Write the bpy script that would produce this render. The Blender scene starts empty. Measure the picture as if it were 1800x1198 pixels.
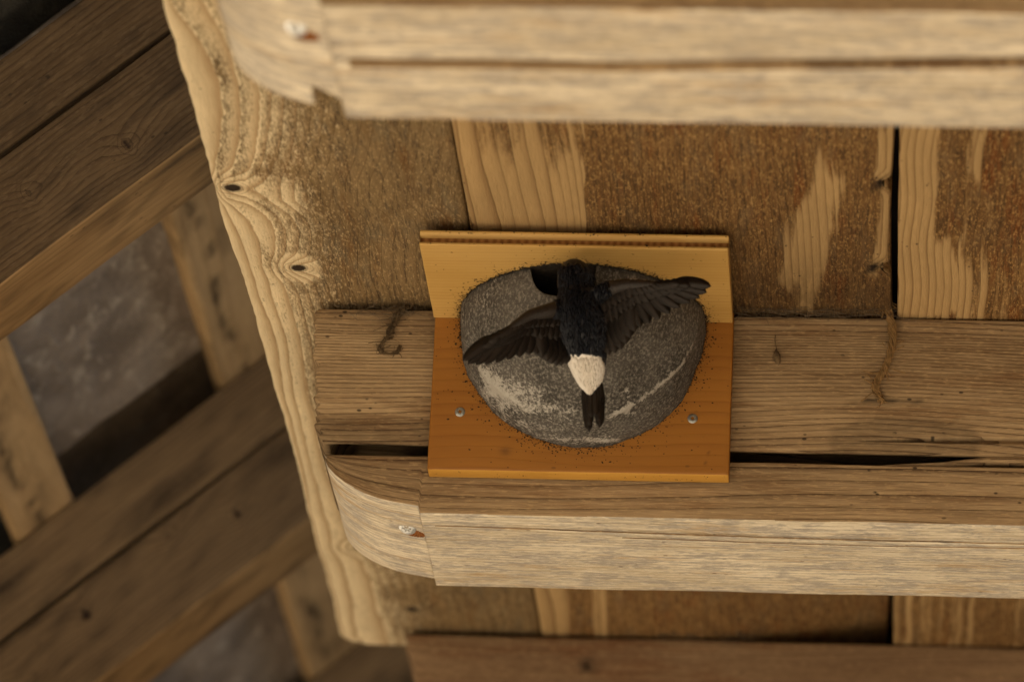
import bpy, math, random
import numpy as np
from mathutils import Matrix, Vector

random.seed(7)
RNG = np.random.default_rng(11)
scene = bpy.context.scene
COL = scene.collection

# ------------------------------------------------------------------ camera
# world: X along the beams, Y away under the eave, Z up; origin at the inner corner of the nest board
FPX, CX, CY = 9500.0, 900.0, 599.0
d_y = np.array([630.0, 3800.0, FPX]); d_y /= np.linalg.norm(d_y)
d_x = np.array([1.0, .018, -(630 + .018 * 3800) / FPX]); d_x /= np.linalg.norm(d_x)
d_z = -np.cross(d_x, d_y)
if d_z[1] > 0: d_z = -d_z
CAM_M = np.stack([d_x, d_y, d_z], 1)                    # camera axes (right, down, forward) of the world axes
def ray(px, py): return np.array([(px - CX) / FPX, (py - CY) / FPX, 1.0])
CAM_C = -CAM_M.T @ (ray(1026, 563.5) * 3.95)
def at(px, py, ax, v):
    """real point seen at photo pixel (px, py) on the plane coordinate[ax] == v"""
    d = CAM_M.T @ ray(px, py)
    return CAM_C + d * ((v - CAM_C[ax]) / d[ax])

cam = bpy.data.cameras.new('camera'); cam_o = bpy.data.objects.new('camera', cam); COL.objects.link(cam_o)
cam.sensor_width = 36; cam.lens = FPX * 36 / 1800
rt, dn, fw = CAM_M[0], CAM_M[1], CAM_M[2]
mw = Matrix.Identity(4)
for i in range(3):
    mw[i][0], mw[i][1], mw[i][2], mw[i][3] = rt[i], -dn[i], -fw[i], CAM_C[i]
cam_o.matrix_world = mw
cam.clip_start = .05; cam.clip_end = 2000
cam.dof.use_dof = True; cam.dof.focus_distance = 3.93; cam.dof.aperture_fstop = 6.3
cam.dof.aperture_blades = 9
scene.camera = cam_o

# ------------------------------------------------------------------ daylight
SUN_EL, SUN_AZ = 54.0, 203.0           # the sun stands in front of the eave, behind the camera
w = bpy.data.worlds.new('World'); scene.world = w; w.use_nodes = True
nt = w.node_tree; nt.nodes.clear()
sky = nt.nodes.new('ShaderNodeTexSky'); sky.sky_type = 'NISHITA'; sky.sun_disc = False
sky.sun_elevation = math.radians(SUN_EL); sky.sun_rotation = math.radians(SUN_AZ)
bg = nt.nodes.new('ShaderNodeBackground'); bg.inputs[1].default_value = .05
wo = nt.nodes.new('ShaderNodeOutputWorld')
nt.links.new(sky.outputs[0], bg.inputs[0]); nt.links.new(bg.outputs[0], wo.inputs[0])
sun = bpy.data.lights.new('sun', 'SUN'); sun.energy = 5.0; sun.angle = math.radians(.5); sun.color = (1, .95, .86)
sun_o = bpy.data.objects.new('sun', sun); COL.objects.link(sun_o)
az = math.radians(SUN_AZ); el = math.radians(SUN_EL)
sdir = Vector((math.sin(az) * math.cos(el), math.cos(az) * math.cos(el), math.sin(el)))
sun_o.rotation_euler = sdir.to_track_quat('Z', 'Y').to_euler()
vs = scene.view_settings
scene.display_settings.display_device = 'sRGB'
vs.view_transform = 'Standard'; vs.look = 'None'; vs.exposure = 2.1; vs.gamma = 1; vs.use_curve_mapping = False
scene.cycles.max_bounces = 8; scene.cycles.diffuse_bounces = 5
scene.cycles.use_denoising = True

# ------------------------------------------------------------------ numpy noise
def _h(i, j, k, s):
    n = (i.astype(np.int64) * 374761393 + j.astype(np.int64) * 668265263 + k.astype(np.int64) * 2147483647 + s * 974634777) & 0xffffffff
    n = ((n ^ (n >> 13)) * 1274126177) & 0xffffffff
    return ((n ^ (n >> 16)) & 0xffffff) / float(0xffffff)
def vnoise(p, s=0):
    p = np.asarray(p, float); f = np.floor(p); t = p - f; t = t * t * (3 - 2 * t)
    i, j, k = f[:, 0], f[:, 1], f[:, 2]; r = 0
    for a in (0, 1):
        for b in (0, 1):
            for c in (0, 1):
                r = r + _h(i + a, j + b, k + c, s) * (t[:, 0] if a else 1 - t[:, 0]) * (t[:, 1] if b else 1 - t[:, 1]) * (t[:, 2] if c else 1 - t[:, 2])
    return r
def fbm(p, s=0, o=3):
    r, a, tot = 0, 1, 0
    p = np.asarray(p, float)
    for q in range(o):
        r = r + a * vnoise(p * 2 ** q, s + q * 17); tot += a; a *= .5
    return r / tot
def sstep(a, b, x):
    t = np.clip((x - a) / (b - a), 0, 1); return t * t * (3 - 2 * t)
def poly_sl(px, py, poly, k=.22):
    """signed distance with lengths along the grain counted k times"""
    return poly_sd(px, py * k, [(a, c * k) for a, c in poly])
def poly_sd(px, py, poly):
    """signed distance, positive inside"""
    n = len(poly); d = np.full(px.shape, 1e9); ins = np.zeros(px.shape, bool)
    for q in range(n):
        ax_, ay_ = poly[q]; bx_, by_ = poly[(q + 1) % n]
        ex, ey = bx_ - ax_, by_ - ay_
        t = np.clip(((px - ax_) * ex + (py - ay_) * ey) / (ex * ex + ey * ey + 1e-12), 0, 1)
        d = np.minimum(d, np.hypot(px - ax_ - t * ex, py - ay_ - t * ey))
        c = ((ay_ > py) != (by_ > py)) & (px < ex * (py - ay_) / (ey + 1e-15) + ax_)
        ins ^= c
    return np.where(ins, d, -d)

# ------------------------------------------------------------------ node helper
class NB:
    def __init__(s, name):
        s.m = bpy.data.materials.new(name); s.m.use_nodes = True
        s.t = s.m.node_tree; s.t.nodes.clear()
    def n(s, ty, **kw):
        x = s.t.nodes.new(ty)
        for k, v in kw.items(): setattr(x, k, v)
        return x
    def put(s, sock, v):
        if isinstance(v, bpy.types.NodeSocket): s.t.links.new(v, sock)
        elif isinstance(v, (tuple, list)):
            sock.default_value = tuple(v) + ((1,) if sock.type == 'RGBA' and len(v) == 3 else ())
        else: sock.default_value = v
    def attr(s, name, fac=True):
        x = s.n('ShaderNodeAttribute', attribute_name=name); return x.outputs['Fac' if fac else 'Vector']
    def vmul(s, v, k):
        x = s.n('ShaderNodeVectorMath', operation='MULTIPLY'); s.put(x.inputs[0], v); x.inputs[1].default_value = k; return x.outputs[0]
    def m_(s, op, a, b=0.0, clamp=False):
        x = s.n('ShaderNodeMath', operation=op, use_clamp=clamp); s.put(x.inputs[0], a)
        if op not in ('FRACT', 'FLOOR', 'ABSOLUTE', 'SQRT', 'SINE'): s.put(x.inputs[1], b)
        return x.outputs[0]
    def noise(s, v, scale=1, detail=3, rough=.55, dist=0):
        x = s.n('ShaderNodeTexNoise'); s.put(x.inputs['Vector'], v)
        x.inputs['Scale'].default_value = scale; x.inputs['Detail'].default_value = detail
        x.inputs['Roughness'].default_value = rough; x.inputs['Distortion'].default_value = dist
        return x.outputs[0]
    def voro(s, v, scale=1):
        x = s.n('ShaderNodeTexVoronoi'); s.put(x.inputs['Vector'], v); x.inputs['Scale'].default_value = scale
        return x.outputs[0]
    def rng(s, v, a, b, c=0.0, d=1.0, smooth=True):
        x = s.n('ShaderNodeMapRange', interpolation_type='SMOOTHSTEP' if smooth else 'LINEAR'); s.put(x.inputs[0], v)
        for q, z in zip((1, 2, 3, 4), (a, b, c, d)): x.inputs[q].default_value = z
        return x.outputs[0]
    def mix(s, f, a, b):
        x = s.n('ShaderNodeMix', data_type='RGBA'); s.put(x.inputs[0], f); s.put(x.inputs[6], a); s.put(x.inputs[7], b); return x.outputs[2]
    def finish(s, col, rough=.8, h=None, dist=.0006, spec=.25, strength=1.0, metal=0.0, sheen=0.0):
        b = s.n('ShaderNodeBsdfPrincipled'); s.put(b.inputs['Base Color'], col); s.put(b.inputs['Roughness'], rough)
        b.inputs['Specular IOR Level'].default_value = spec; b.inputs['Metallic'].default_value = metal
        if sheen: b.inputs['Sheen Weight'].default_value = sheen
        if h is not None:
            u = s.n('ShaderNodeBump'); u.inputs['Strength'].default_value = strength; u.inputs['Distance'].default_value = dist
            s.put(u.inputs['Height'], h); s.t.links.new(u.outputs[0], b.inputs['Normal'])
        o = s.n('ShaderNodeOutputMaterial'); s.t.links.new(b.outputs[0], o.inputs[0]); return s.m

def wood(name, lo, hi, late, late_amt=.6, late_pow=3.0, fleck=None, fleck_amt=0., grey=None, grey_amt=0., grey_at=(.45, .65),
         fresh=None, fresh_late=None, pits=.0, fib=1.0, ringjit=.25, bump=.0006, rough=.82, spec=.2, blot=(5, 16), stain=(.02, .013, .008), red=None, red_amt=0., crunch=None, soft=.08, fpow=None, ringwear=0., gam=1.2, gain=1.4):
    b = NB(name); g = b.attr('grain', False)
    f1 = b.noise(b.vmul(g, (22, 330, 330)), 1, 4, .6)
    f2 = b.noise(b.vmul(g, (55, 1000, 1000)), 1, 2, .5)
    bl = b.noise(b.vmul(g, (blot[0], blot[1], blot[1])), 1, 4, .6)
    f1c = b.rng(f1, .3, .7); f2c = b.rng(f2, .3, .7)
    r = b.m_('ADD', b.attr('ring'), b.m_('MULTIPLY', b.m_('SUBTRACT', f1, .5), ringjit))
    fr = b.m_('FRACT', r); lt = b.m_('MULTIPLY', b.m_('POWER', fr, late_pow), b.rng(fr, .97, 1.0, 1, 0))
    wn = b.n('ShaderNodeTexWhiteNoise', noise_dimensions='1D'); b.put(wn.inputs['W'], b.m_('FLOOR', r))
    ltv = b.m_('MULTIPLY', lt, b.rng(wn.outputs[0], 0, 1, .35, 1, False))
    mixv = b.m_('ADD', b.m_('MULTIPLY', b.rng(bl, .3, .7), .5), b.m_('ADD', b.m_('MULTIPLY', f1c, .3 * fib), b.m_('MULTIPLY', f2c, .2 * fib)))
    base = b.mix(mixv, lo, hi)
    if red is not None:
        base = b.mix(b.m_('MULTIPLY', b.rng(b.noise(b.vmul(g, (9, 60, 60)), 1, 4, .6), .52, .72), red_amt), base, red)
    base = b.mix(b.m_('MULTIPLY', ltv, late_amt), base, late)
    if grey is not None:
        gn = b.noise(b.vmul(g, (38, 120, 120)), 1, 6, .72)
        gf = b.m_('MULTIPLY', b.rng(b.m_('ADD', gn, b.m_('MULTIPLY', b.m_('SUBTRACT', f1, .5), .35)), *grey_at), grey_amt)
        base = b.mix(gf, base, grey)
    if fleck is not None:
        sp = b.noise(b.vmul(g, (130, 620, 620)), 1, 3, .6)
        base = b.mix(b.m_('MULTIPLY', b.rng(sp, .52, .66), fleck_amt), base, fleck)
    hgt = b.m_('ADD', b.m_('MULTIPLY', lt, .8), b.m_('MULTIPLY', f1, .9))
    if crunch is not None:
        c1 = b.noise(b.vmul(g, (190, 700, 700)), 1, 4, .7); c2 = b.noise(b.vmul(g, (30, 330, 330)), 1.2, 5, .68)
        c3 = b.noise(b.vmul(g, (14, 55, 55)), 1, 5, .7)
        base = b.mix(b.m_('MULTIPLY', b.rng(c2, .50, .62), crunch[3]), base, crunch[0])
        base = b.mix(b.m_('MULTIPLY', b.rng(c3, .50, .66), crunch[4]), base, crunch[2])
        base = b.mix(b.m_('MULTIPLY', b.rng(c1, .53, .63), crunch[3]), base, crunch[1])
        hgt = b.m_('ADD', hgt, c1); crn = c1
    if fresh is not None:
        wv = b.m_('ADD', b.attr('wear'), b.m_('MULTIPLY', b.m_('SUBTRACT', f1, .5), .5 if fpow else .7))
        if fpow: wv = b.m_('ADD', wv, b.m_('MULTIPLY', b.m_('SUBTRACT', c1, .5), 1.6))
        if ringwear: wv = b.m_('ADD', wv, b.m_('MULTIPLY', b.m_('SUBTRACT', wn.outputs[0], .5), ringwear))
        wf = b.rng(wv, .5 - soft, .5 + soft)
        if fpow:
            ltv = b.m_('MULTIPLY', b.m_('MULTIPLY', b.m_('POWER', fr, fpow), b.rng(fr, .93, 1.0, 1, 0)), 1.15)
            f2c = b.m_('ADD', f2c, b.m_('MULTIPLY', b.rng(fr, .9, .98), b.rng(fr, .98, 1.0, .8, 0)))
        fc = b.mix(b.m_('MULTIPLY', ltv, .75), b.mix(b.m_('ADD', b.m_('MULTIPLY', b.rng(bl, .3, .7), .6), b.m_('MULTIPLY', f2c, .35)), tuple(x * .8 for x in fresh), fresh), fresh_late)
        base = b.mix(wf, base, fc)
        hgt = b.m_('SUBTRACT', hgt, b.m_('MULTIPLY', wf, .8))
    if pits:
        v = b.voro(b.vmul(g, (90, 160, 160)), 1)
        pk = b.noise(b.vmul(g, (40, 70, 70)), 1, 1, .5)
        pf = b.m_('MULTIPLY', b.rng(v, .10, .2, 1, 0), b.rng(pk, .58, .66))
        base = b.mix(b.m_('MULTIPLY', pf, pits), base, stain)
    kd = b.m_('ADD', b.attr('knot'), b.m_('MULTIPLY', b.m_('SUBTRACT', f1, .5), .5))
    kr = b.m_('MULTIPLY', b.rng(b.m_('FRACT', b.m_('MULTIPLY', kd, 1.6)), .65, 1.0), b.rng(kd, 1.2, 3.2, .55, 0))
    base = b.mix(kr, base, tuple(x * .35 for x in lo))
    base = b.mix(b.rng(kd, .75, 1.2, .95, 0), base, (.028, .015, .008))
    st = b.m_('MULTIPLY', b.attr('stain'), b.rng(b.noise(b.vmul(g, (60, 200, 200)), 1, 4, .65), .25, .6, .55, 1))
    base = b.mix(b.m_('MINIMUM', st, 1.0), base, stain)
    gn_ = b.n('ShaderNodeGamma'); b.put(gn_.inputs[0], base); gn_.inputs[1].default_value = gam
    base = b.vmul(gn_.outputs[0], (gain, gain, gain))
    return b.finish(base, rough, hgt, bump, spec)

# ------------------------------------------------------------------ mesh helpers
def tag(o, label=None, cat=None, group=None, kind=None):
    if label: o['label'] = label
    if cat: o['category'] = cat
    if group: o['group'] = group
    if kind: o['kind'] = kind
    return o
def empty(name, loc, rot=None, **kw):
    o = bpy.data.objects.new(name, None); o.empty_display_size = .05; COL.objects.link(o); o.location = loc
    if rot is not None: o.rotation_euler = rot
    return tag(o, **kw)
def mesh_obj(name, V, F, mat, parent=None, smooth=True, attrs=None):
    me = bpy.data.meshes.new(name)
    V = np.asarray(V, np.float32)
    if isinstance(F, np.ndarray) and F.ndim == 2:
        k = F.shape[1]; me.vertices.add(len(V)); me.vertices.foreach_set('co', V.ravel())
        me.loops.add(F.size); me.loops.foreach_set('vertex_index', F.ravel().astype(np.int32))
        me.polygons.add(len(F)); me.polygons.foreach_set('loop_start', (np.arange(len(F)) * k).astype(np.int32))
        me.update(calc_edges=True); me.validate()
    else:
        me.from_pydata([tuple(v) for v in V], [], F)
    me.polygons.foreach_set('use_smooth', np.full(len(me.polygons), smooth))
    for an, av in (attrs or {}).items():
        av = np.asarray(av, np.float32)
        if av.ndim == 2: a = me.attributes.new(an, 'FLOAT_VECTOR', 'POINT'); a.data.foreach_set('vector', av.ravel())
        else: a = me.attributes.new(an, 'FLOAT', 'POINT'); a.data.foreach_set('value', av)
    me.update()
    if mat: me.materials.append(mat)
    o = bpy.data.objects.new(name, me); COL.objects.link(o)
    if parent: o.parent = parent
    return o
def lines(a, b, step, r, extra=()):
    """grid lines from a to b with tight lines at the edges for rounding"""
    n = max(1, int(round((b - a - 2 * r) / step)))
    L = np.concatenate([[a, a + .4 * r], np.linspace(a + r, b - r, n + 1), [b - .4 * r, b], [e for e in extra if a + r < e < b - r]])
    L = np.unique(np.round(L, 6)); return L
def gridbox(xs, ys, zs):
    nx, ny, nz = len(xs), len(ys), len(zs); Fs = []
    def idx(i, j, k): return i + nx * (j + ny * k)
    def face(I, J, K, flip):
        a, b2, c, d = I[:-1, :-1], I[1:, :-1], I[1:, 1:], I[:-1, 1:]
        q = np.stack([a, b2, c, d], -1).reshape(-1, 4); return q[:, ::-1] if flip else q
    i, j = np.meshgrid(np.arange(nx), np.arange(ny), indexing='ij')
    Fs.append(face(idx(i, j, 0), 0, 0, True)); Fs.append(face(idx(i, j, nz - 1), 0, 0, False))
    i, k = np.meshgrid(np.arange(nx), np.arange(nz), indexing='ij')
    Fs.append(face(idx(i, 0, k), 0, 0, False)); Fs.append(face(idx(i, ny - 1, k), 0, 0, True))
    j, k = np.meshgrid(np.arange(ny), np.arange(nz), indexing='ij')
    Fs.append(face(idx(0, j, k), 0, 0, True)); Fs.append(face(idx(nx - 1, j, k), 0, 0, False))
    F = np.concatenate(Fs); u, inv = np.unique(F, return_inverse=True); F = inv.reshape(F.shape)
    V = np.stack([xs[u % nx], ys[(u // nx) % ny], zs[u // (nx * ny)]], -1)
    return V, F
def face_mat(o, mat, test):
    """give the faces whose (centre, normal) pass the test a second material"""
    me = o.data; n = len(me.polygons); me.materials.append(mat)
    c = np.zeros(n * 3, np.float32); me.polygons.foreach_get('center', c); q = np.zeros(n * 3, np.float32); me.polygons.foreach_get('normal', q)
    me.polygons.foreach_set('material_index', test(c.reshape(-1, 3), q.reshape(-1, 3)).astype(np.int32)); me.update()
SEED = [0]
def timber(name, lo, hi, axis, mat, parent, org=(0, 0, 0), step=(.02, .02, .02), r=.002, ring=None, wear=None, stain=None, knots=(), deform=None,
           extra=((), (), ()), rough=.0006, rw=.0055, pith=None, warp=(.004, 2.2)):
    """a sawn piece of wood; P keeps its undeformed coordinates so that grain and wear stick to it"""
    SEED[0] += 1; sd = SEED[0]
    L = [lines(lo[q], hi[q], step[q], r, extra[q]) for q in range(3)]
    P, F = gridbox(*L)
    lo_, hi_ = np.array(lo) + r, np.array(hi) - r
    C = np.clip(P, lo_, hi_); D = P - C; n = np.linalg.norm(D, axis=1, keepdims=True)
    V = np.where(n > 1e-9, C + D / np.maximum(n, 1e-9) * r * np.minimum(1, np.max(np.abs(D), 1, keepdims=True) / r), P)
    oth = [q for q in range(3) if q != axis]
    G = np.stack([P[:, axis], P[:, oth[0]], P[:, oth[1]]], 1)
    if ring is None:
        pa = pith if pith is not None else (lo[oth[0]] + .5 * (hi[oth[0]] - lo[oth[0]]), hi[oth[1]] + .05)
        wob = (fbm(np.stack([G[:, 0] * warp[1], G[:, 1] * 6, G[:, 2] * 6], 1), sd) - .5) * warp[0] * 8
        R = np.hypot(G[:, 1] - pa[0], G[:, 2] - pa[1]) / rw + wob / rw * .35
    else: R = ring(P)
    K = np.full(len(P), 9.0)
    for (kx, ky, kz, kr) in knots:
        dd = np.sqrt(((P - np.array([kx, ky, kz])) ** 2).sum(1)) / kr
        K = np.minimum(K, dd); R = R + 2.2 * np.exp(-(dd / 3.0) ** 2)
    at_ = {'grain': G + np.array([sd * 3.17, sd * 1.31, sd * .77]), 'ring': R + 200, 'knot': K,
           'wear': wear(P) if wear else np.zeros(len(P)), 'stain': stain(P) if stain else np.zeros(len(P))}
    if rough:
        for q in range(3): V[:, q] += (fbm(np.stack([G[:, 0] * 12, G[:, 1] * 40, G[:, 2] * 40], 1), sd * 5 + q) - .5) * 2 * rough
    if deform: V = deform(P, V)
    return mesh_obj(name, V - np.array(org), F, mat, parent, True, at_)

def tube(paths, r0, seg=5):
    """several tubes (each a list of points) in one vertex/face list; r0 may be a function of t"""
    V, F = [], []
    for pts in paths:
        pts = [Vector(p) for p in pts]; base = len(V); n = len(pts)
        for i, p in enumerate(pts):
            t = (pts[min(i + 1, n - 1)] - pts[max(i - 1, 0)]).normalized()
            a = t.orthogonal().normalized(); b2 = t.cross(a)
            rr = r0(i / (n - 1)) if callable(r0) else r0
            for k in range(seg):
                an = 2 * math.pi * k / seg; V.append(p + (a * math.cos(an) + b2 * math.sin(an)) * rr)
        for i in range(n - 1):
            for k in range(seg):
                k2 = (k + 1) % seg; F.append((base + i * seg + k, base + i * seg + k2, base + (i + 1) * seg + k2, base + (i + 1) * seg + k))
        F.append(tuple(base + k for k in range(seg))[::-1]); F.append(tuple(base + (n - 1) * seg + k for k in range(seg)))
    return V, F

# ------------------------------------------------------------------ materials
M_SOFFIT = wood('weathered_brown_boarding', (.125, .070, .028), (.255, .155, .066), (.078, .040, .016), .75, 3.5, fleck=(.36, .245, .12), fleck_amt=.45, crunch=((.072, .040, .018), (.42, .285, .13), (.165, .125, .08), .7, .35),
                fresh=(.45, .32, .168), fresh_late=(.15, .08, .032), red=(.17, .066, .017), red_amt=.9, pits=.6, blot=(4, 12), bump=.0011, ringwear=.6, ringjit=.12, soft=.19, gam=1.24, gain=1.5)
M_EDGE = wood('bleached_edge_boarding', (.165, .112, .056), (.31, .225, .122), (.14, .085, .04), .55, 3, crunch=((.115, .080, .048), (.44, .33, .185), (.20, .165, .11), .7, .5),
              fresh=(.78, .66, .46), fresh_late=(.34, .22, .11), pits=.35, blot=(7, 20), bump=.0010, red=(.20, .11, .042), red_amt=.7, soft=.42, fpow=2.0, gam=1.25, gain=1.25)
M_BEAM = wood('old_grey_brown_beam', (.172, .112, .060), (.385, .285, .172), (.050, .024, .010), 1.0, 3.6, fleck=(.42, .30, .165), fleck_amt=.4, pits=.8, bump=.0016, ringjit=.12, blot=(4, 20), red=(.15, .075, .03), red_amt=.5)
M_PALE = wood('pale_lit_underside', (.48, .40, .285), (.92, .84, .695), (.27, .175, .09), .7, 3.5, fleck=(.86, .78, .64), fleck_amt=.5, grey=(.41, .365, .32), grey_amt=.8,
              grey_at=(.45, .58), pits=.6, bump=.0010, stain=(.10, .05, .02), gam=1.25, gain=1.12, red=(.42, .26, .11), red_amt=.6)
M_BACKB = wood('reddish_brown_beam', (.165, .104, .060), (.31, .215, .130), (.06, .03, .013), 1.0, 2.5, fleck=(.36, .25, .15), fleck_amt=.4, pits=.5, bump=.0008, red=(.17, .08, .035), red_amt=.6)
M_RAFT = wood('dark_brown_rafter', (.074, .047, .023), (.160, .106, .055), (.036, .019, .009), .75, 3, fleck=(.20, .14, .08), fleck_amt=.3, pits=.6, bump=.0007, blot=(3, 16))
M_RAFT2 = wood('grey_brown_rafter', (.125, .084, .046), (.235, .164, .093), (.036, .019, .009), .75, 3, fleck=(.20, .14, .08), fleck_amt=.3, pits=.6, bump=.0007, blot=(3, 16))
M_RAFT_LIT = wood('lit_rafter_underside', (.19, .12, .055), (.32, .215, .108), (.12, .065, .03), .4, 3, pits=.5, bump=.0005)
M_BATT2 = wood('pale_tan_batten', (.29, .20, .105), (.45, .32, .18), (.17, .095, .045), .3, 3, pits=.5, bump=.0005)
M_NBACK = wood('orange_stained_board', (.275, .115, .017), (.345, .155, .026), (.215, .080, .011), .55, 2.5, bump=.0001, rough=.55, spec=.35, fib=.6, pits=.35, stain=(.05, .025, .012), gam=1.1, gain=1.15)
M_NTOP = wood('honey_pine_board', (.50, .305, .088), (.62, .405, .148), (.42, .225, .055), .55, 2.2, bump=.0001, rough=.55, spec=.35, fib=.6, stain=(.03, .02, .012), gam=1.1, gain=1.06)
def simple(name, c, rough=.6, metal=0., spec=.3, var=.3, scale=300):
    b = NB(name); tc = b.n('ShaderNodeTexCoord'); nn = b.noise(tc.outputs['Object'], scale, 4, .6)
    return b.finish(b.mix(b.rng(nn, .3, .7), tuple(x * (1 - var) for x in c), tuple(min(1, x * (1 + var)) for x in c)), rough, nn, .0002, spec, 1, metal)
M_STEEL = simple('zinc_screw', (.34, .35, .34), .4, .8)
M_SPECK = simple('dark_crumbs', (.018, .013, .009), .9)
M_FIBRE = simple('dusty_fibre', (.26, .175, .085), .95)
M_WEB = simple('dusty_cobweb', (.13, .095, .06), .95)
M_DARKDECK = simple('light_block_deck', (.02, .015, .012), .9, scale=20)
M_TORN = simple('torn_orange_wood', (.24, .085, .02), .9, var=.55, scale=700)

def slate_mat(name, lo, hi, vein):
    b = NB(name); tc = b.n('ShaderNodeTexCoord'); o = tc.outputs['Object']
    a = b.noise(o, 13, 6, .62, .6); c = b.noise(b.vmul(o, (1, .45, 1)), 55, 5, .65, .3); d = b.noise(o, 260, 3, .6)
    col = b.mix(b.rng(a, .3, .7), lo, hi)
    col = b.mix(b.m_('MULTIPLY', b.rng(c, .52, .72), .75), col, vein)
    col = b.mix(b.m_('MULTIPLY', b.rng(d, .56, .7), .3), col, tuple(x * .4 for x in lo))
    return b.finish(col, .8, b.m_('ADD', c, b.m_('MULTIPLY', a, 2)), .004, .3)
M_SLATE = slate_mat('grey_slate', (.165, .128, .100), (.30, .245, .200), (.50, .43, .35))
M_SLATEB = slate_mat('dark_brown_slate', (.055, .036, .02), (.11, .075, .045), (.15, .11, .07))  # darker and browner than the grey slate
M_SLATEW = slate_mat('pale_brown_slate', (.13, .085, .048), (.24, .165, .095), (.28, .20, .12))
M_SLATED = slate_mat('dark_slate', (.022, .02, .016), (.05, .045, .036), (.08, .07, .055))

def nest_mat():
    b = NB('grey_clay_nest'); g = b.attr('grain', False)
    a = b.noise(g, 28, 5, .6); s1 = b.noise(b.vmul(g, (1, 1, .8)), 480, 6, .75); s2 = b.noise(g, 800, 3, .65); st = b.noise(b.vmul(g, (1, 1, 1.2)), 120, 7, .78, .3)
    col = b.mix(b.rng(a, .3, .7), (.052, .046, .040), (.118, .106, .093))
    col = b.mix(b.m_('MULTIPLY', b.rng(s1, .46, .62), .7), col, (.31, .285, .245))
    col = b.mix(b.m_('MULTIPLY', b.rng(s2, .57, .68), .6), col, (.03, .025, .02))
    lf = b.m_('ADD', b.attr('lime'), b.m_('ADD', b.m_('MULTIPLY', b.m_('SUBTRACT', st, .5), 1.5), b.m_('MULTIPLY', b.m_('SUBTRACT', s1, .5), 1.6)))
    col = b.mix(b.m_('MULTIPLY', b.rng(lf, .28, .62), .8), col, (.52, .485, .43))
    col = b.mix(b.attr('dirt_shade'), col, (.016, .012, .009))
    return b.finish(col, .9, b.m_('ADD', b.m_('MULTIPLY', s1, .7), b.m_('ADD', b.m_('MULTIPLY', st, .6), a)), .0014, .2)
M_NEST = nest_mat()
def feather_mat(name, lo, hi, rough=.5, spec=.4, sheen=0):
    b = NB(name); g = b.attr('grain', False)
    a = b.noise(b.vmul(g, (60, 1500, 1)), 1, 3, .6); c = b.noise(g, 70, 2, .5)
    col = b.mix(b.m_('ADD', b.m_('MULTIPLY', b.rng(a, .3, .7), .7), b.m_('MULTIPLY', b.rng(c, .3, .7), .3)), lo, hi)
    return b.finish(col, rough, a, .0003, spec, 1, 0, sheen)
M_FEATHER = feather_mat('dark_brown_flight_feather', (.0075, .0045, .0028), (.021, .0128, .0078), .65)
M_BLUE = feather_mat('glossy_blue_black_plumage', (.0025, .0029, .005), (.0065, .0085, .016), .45, .45)
M_WHITE = feather_mat('white_rump_plumage', (.76, .69, .61), (.90, .85, .77), .85, .2)

# ------------------------------------------------------------------ ground and roof cover
b = NB('sandy_yard'); tc = b.n('ShaderNodeTexCoord'); nn = b.noise(tc.outputs['Object'], 3, 6, .6); n2 = b.noise(tc.outputs['Object'], 60, 4, .6)
M_GROUND = b.finish(b.mix(b.m_('ADD', b.m_('MULTIPLY', nn, .6), b.m_('MULTIPLY', n2, .4)), (.33, .272, .195), (.48, .405, .30)), .95, n2, .02)
S = 300
xs = np.linspace(-S, S, 41)
gx, gy = np.meshgrid(xs, xs, indexing='ij'); V = np.stack([gx.ravel(), gy.ravel(), np.full(gx.size, -3.1)], 1)
I = np.arange(gx.size).reshape(gx.shape)
F = np.stack([I[:-1, :-1], I[1:, :-1], I[1:, 1:], I[:-1, 1:]], -1).reshape(-1, 4)
tag(mesh_obj('ground', V, F, M_GROUND), 'pale sandy yard in the sun below the eave', None, None, 'structure')

Vb, Fb = gridbox(np.array([-.18, 3.0]), np.array([-2.3, 3.0]), np.array([.064, .10]))
tag(mesh_obj('roof', Vb, Fb, M_DARKDECK, None, False), None, None, None, 'structure')  # deck added to stop sun and sky leaking through the plank gaps

Vb, Fb = gridbox(np.array([1.7, 1.85]), np.array([-3.4, 3.05]), np.array([-3.1, .06]))
M_WALL = simple('brown_unseen_wall', (.10, .065, .035), .9, scale=8)
tag(mesh_obj('unseen_wall', Vb, Fb, M_WALL, None, False), None, None, None, 'structure')  # unseen, added to cut the light from the right
Vb, Fb = gridbox(np.array([-6.0, 3.6]), np.array([3.05, 3.2]), np.array([-3.1, 4.5]))
tag(mesh_obj('unseen_wall', Vb, Fb, M_WALL, None, False), None, None, None, 'structure')  # unseen building back, put in to keep blue sky light out

# ------------------------------------------------------------------ boarding (soffit planks run along Y)
def upoly(pts, z): return [tuple(at(a, c, 2, z)[:2]) for a, c in pts]
boarding = empty('ceiling_boarding', (0, 0, .04), label='rough brown boarding of wide planks above the beams and nest', cat='ceiling', kind='thing')
ORG = (0, 0, .04)
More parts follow.
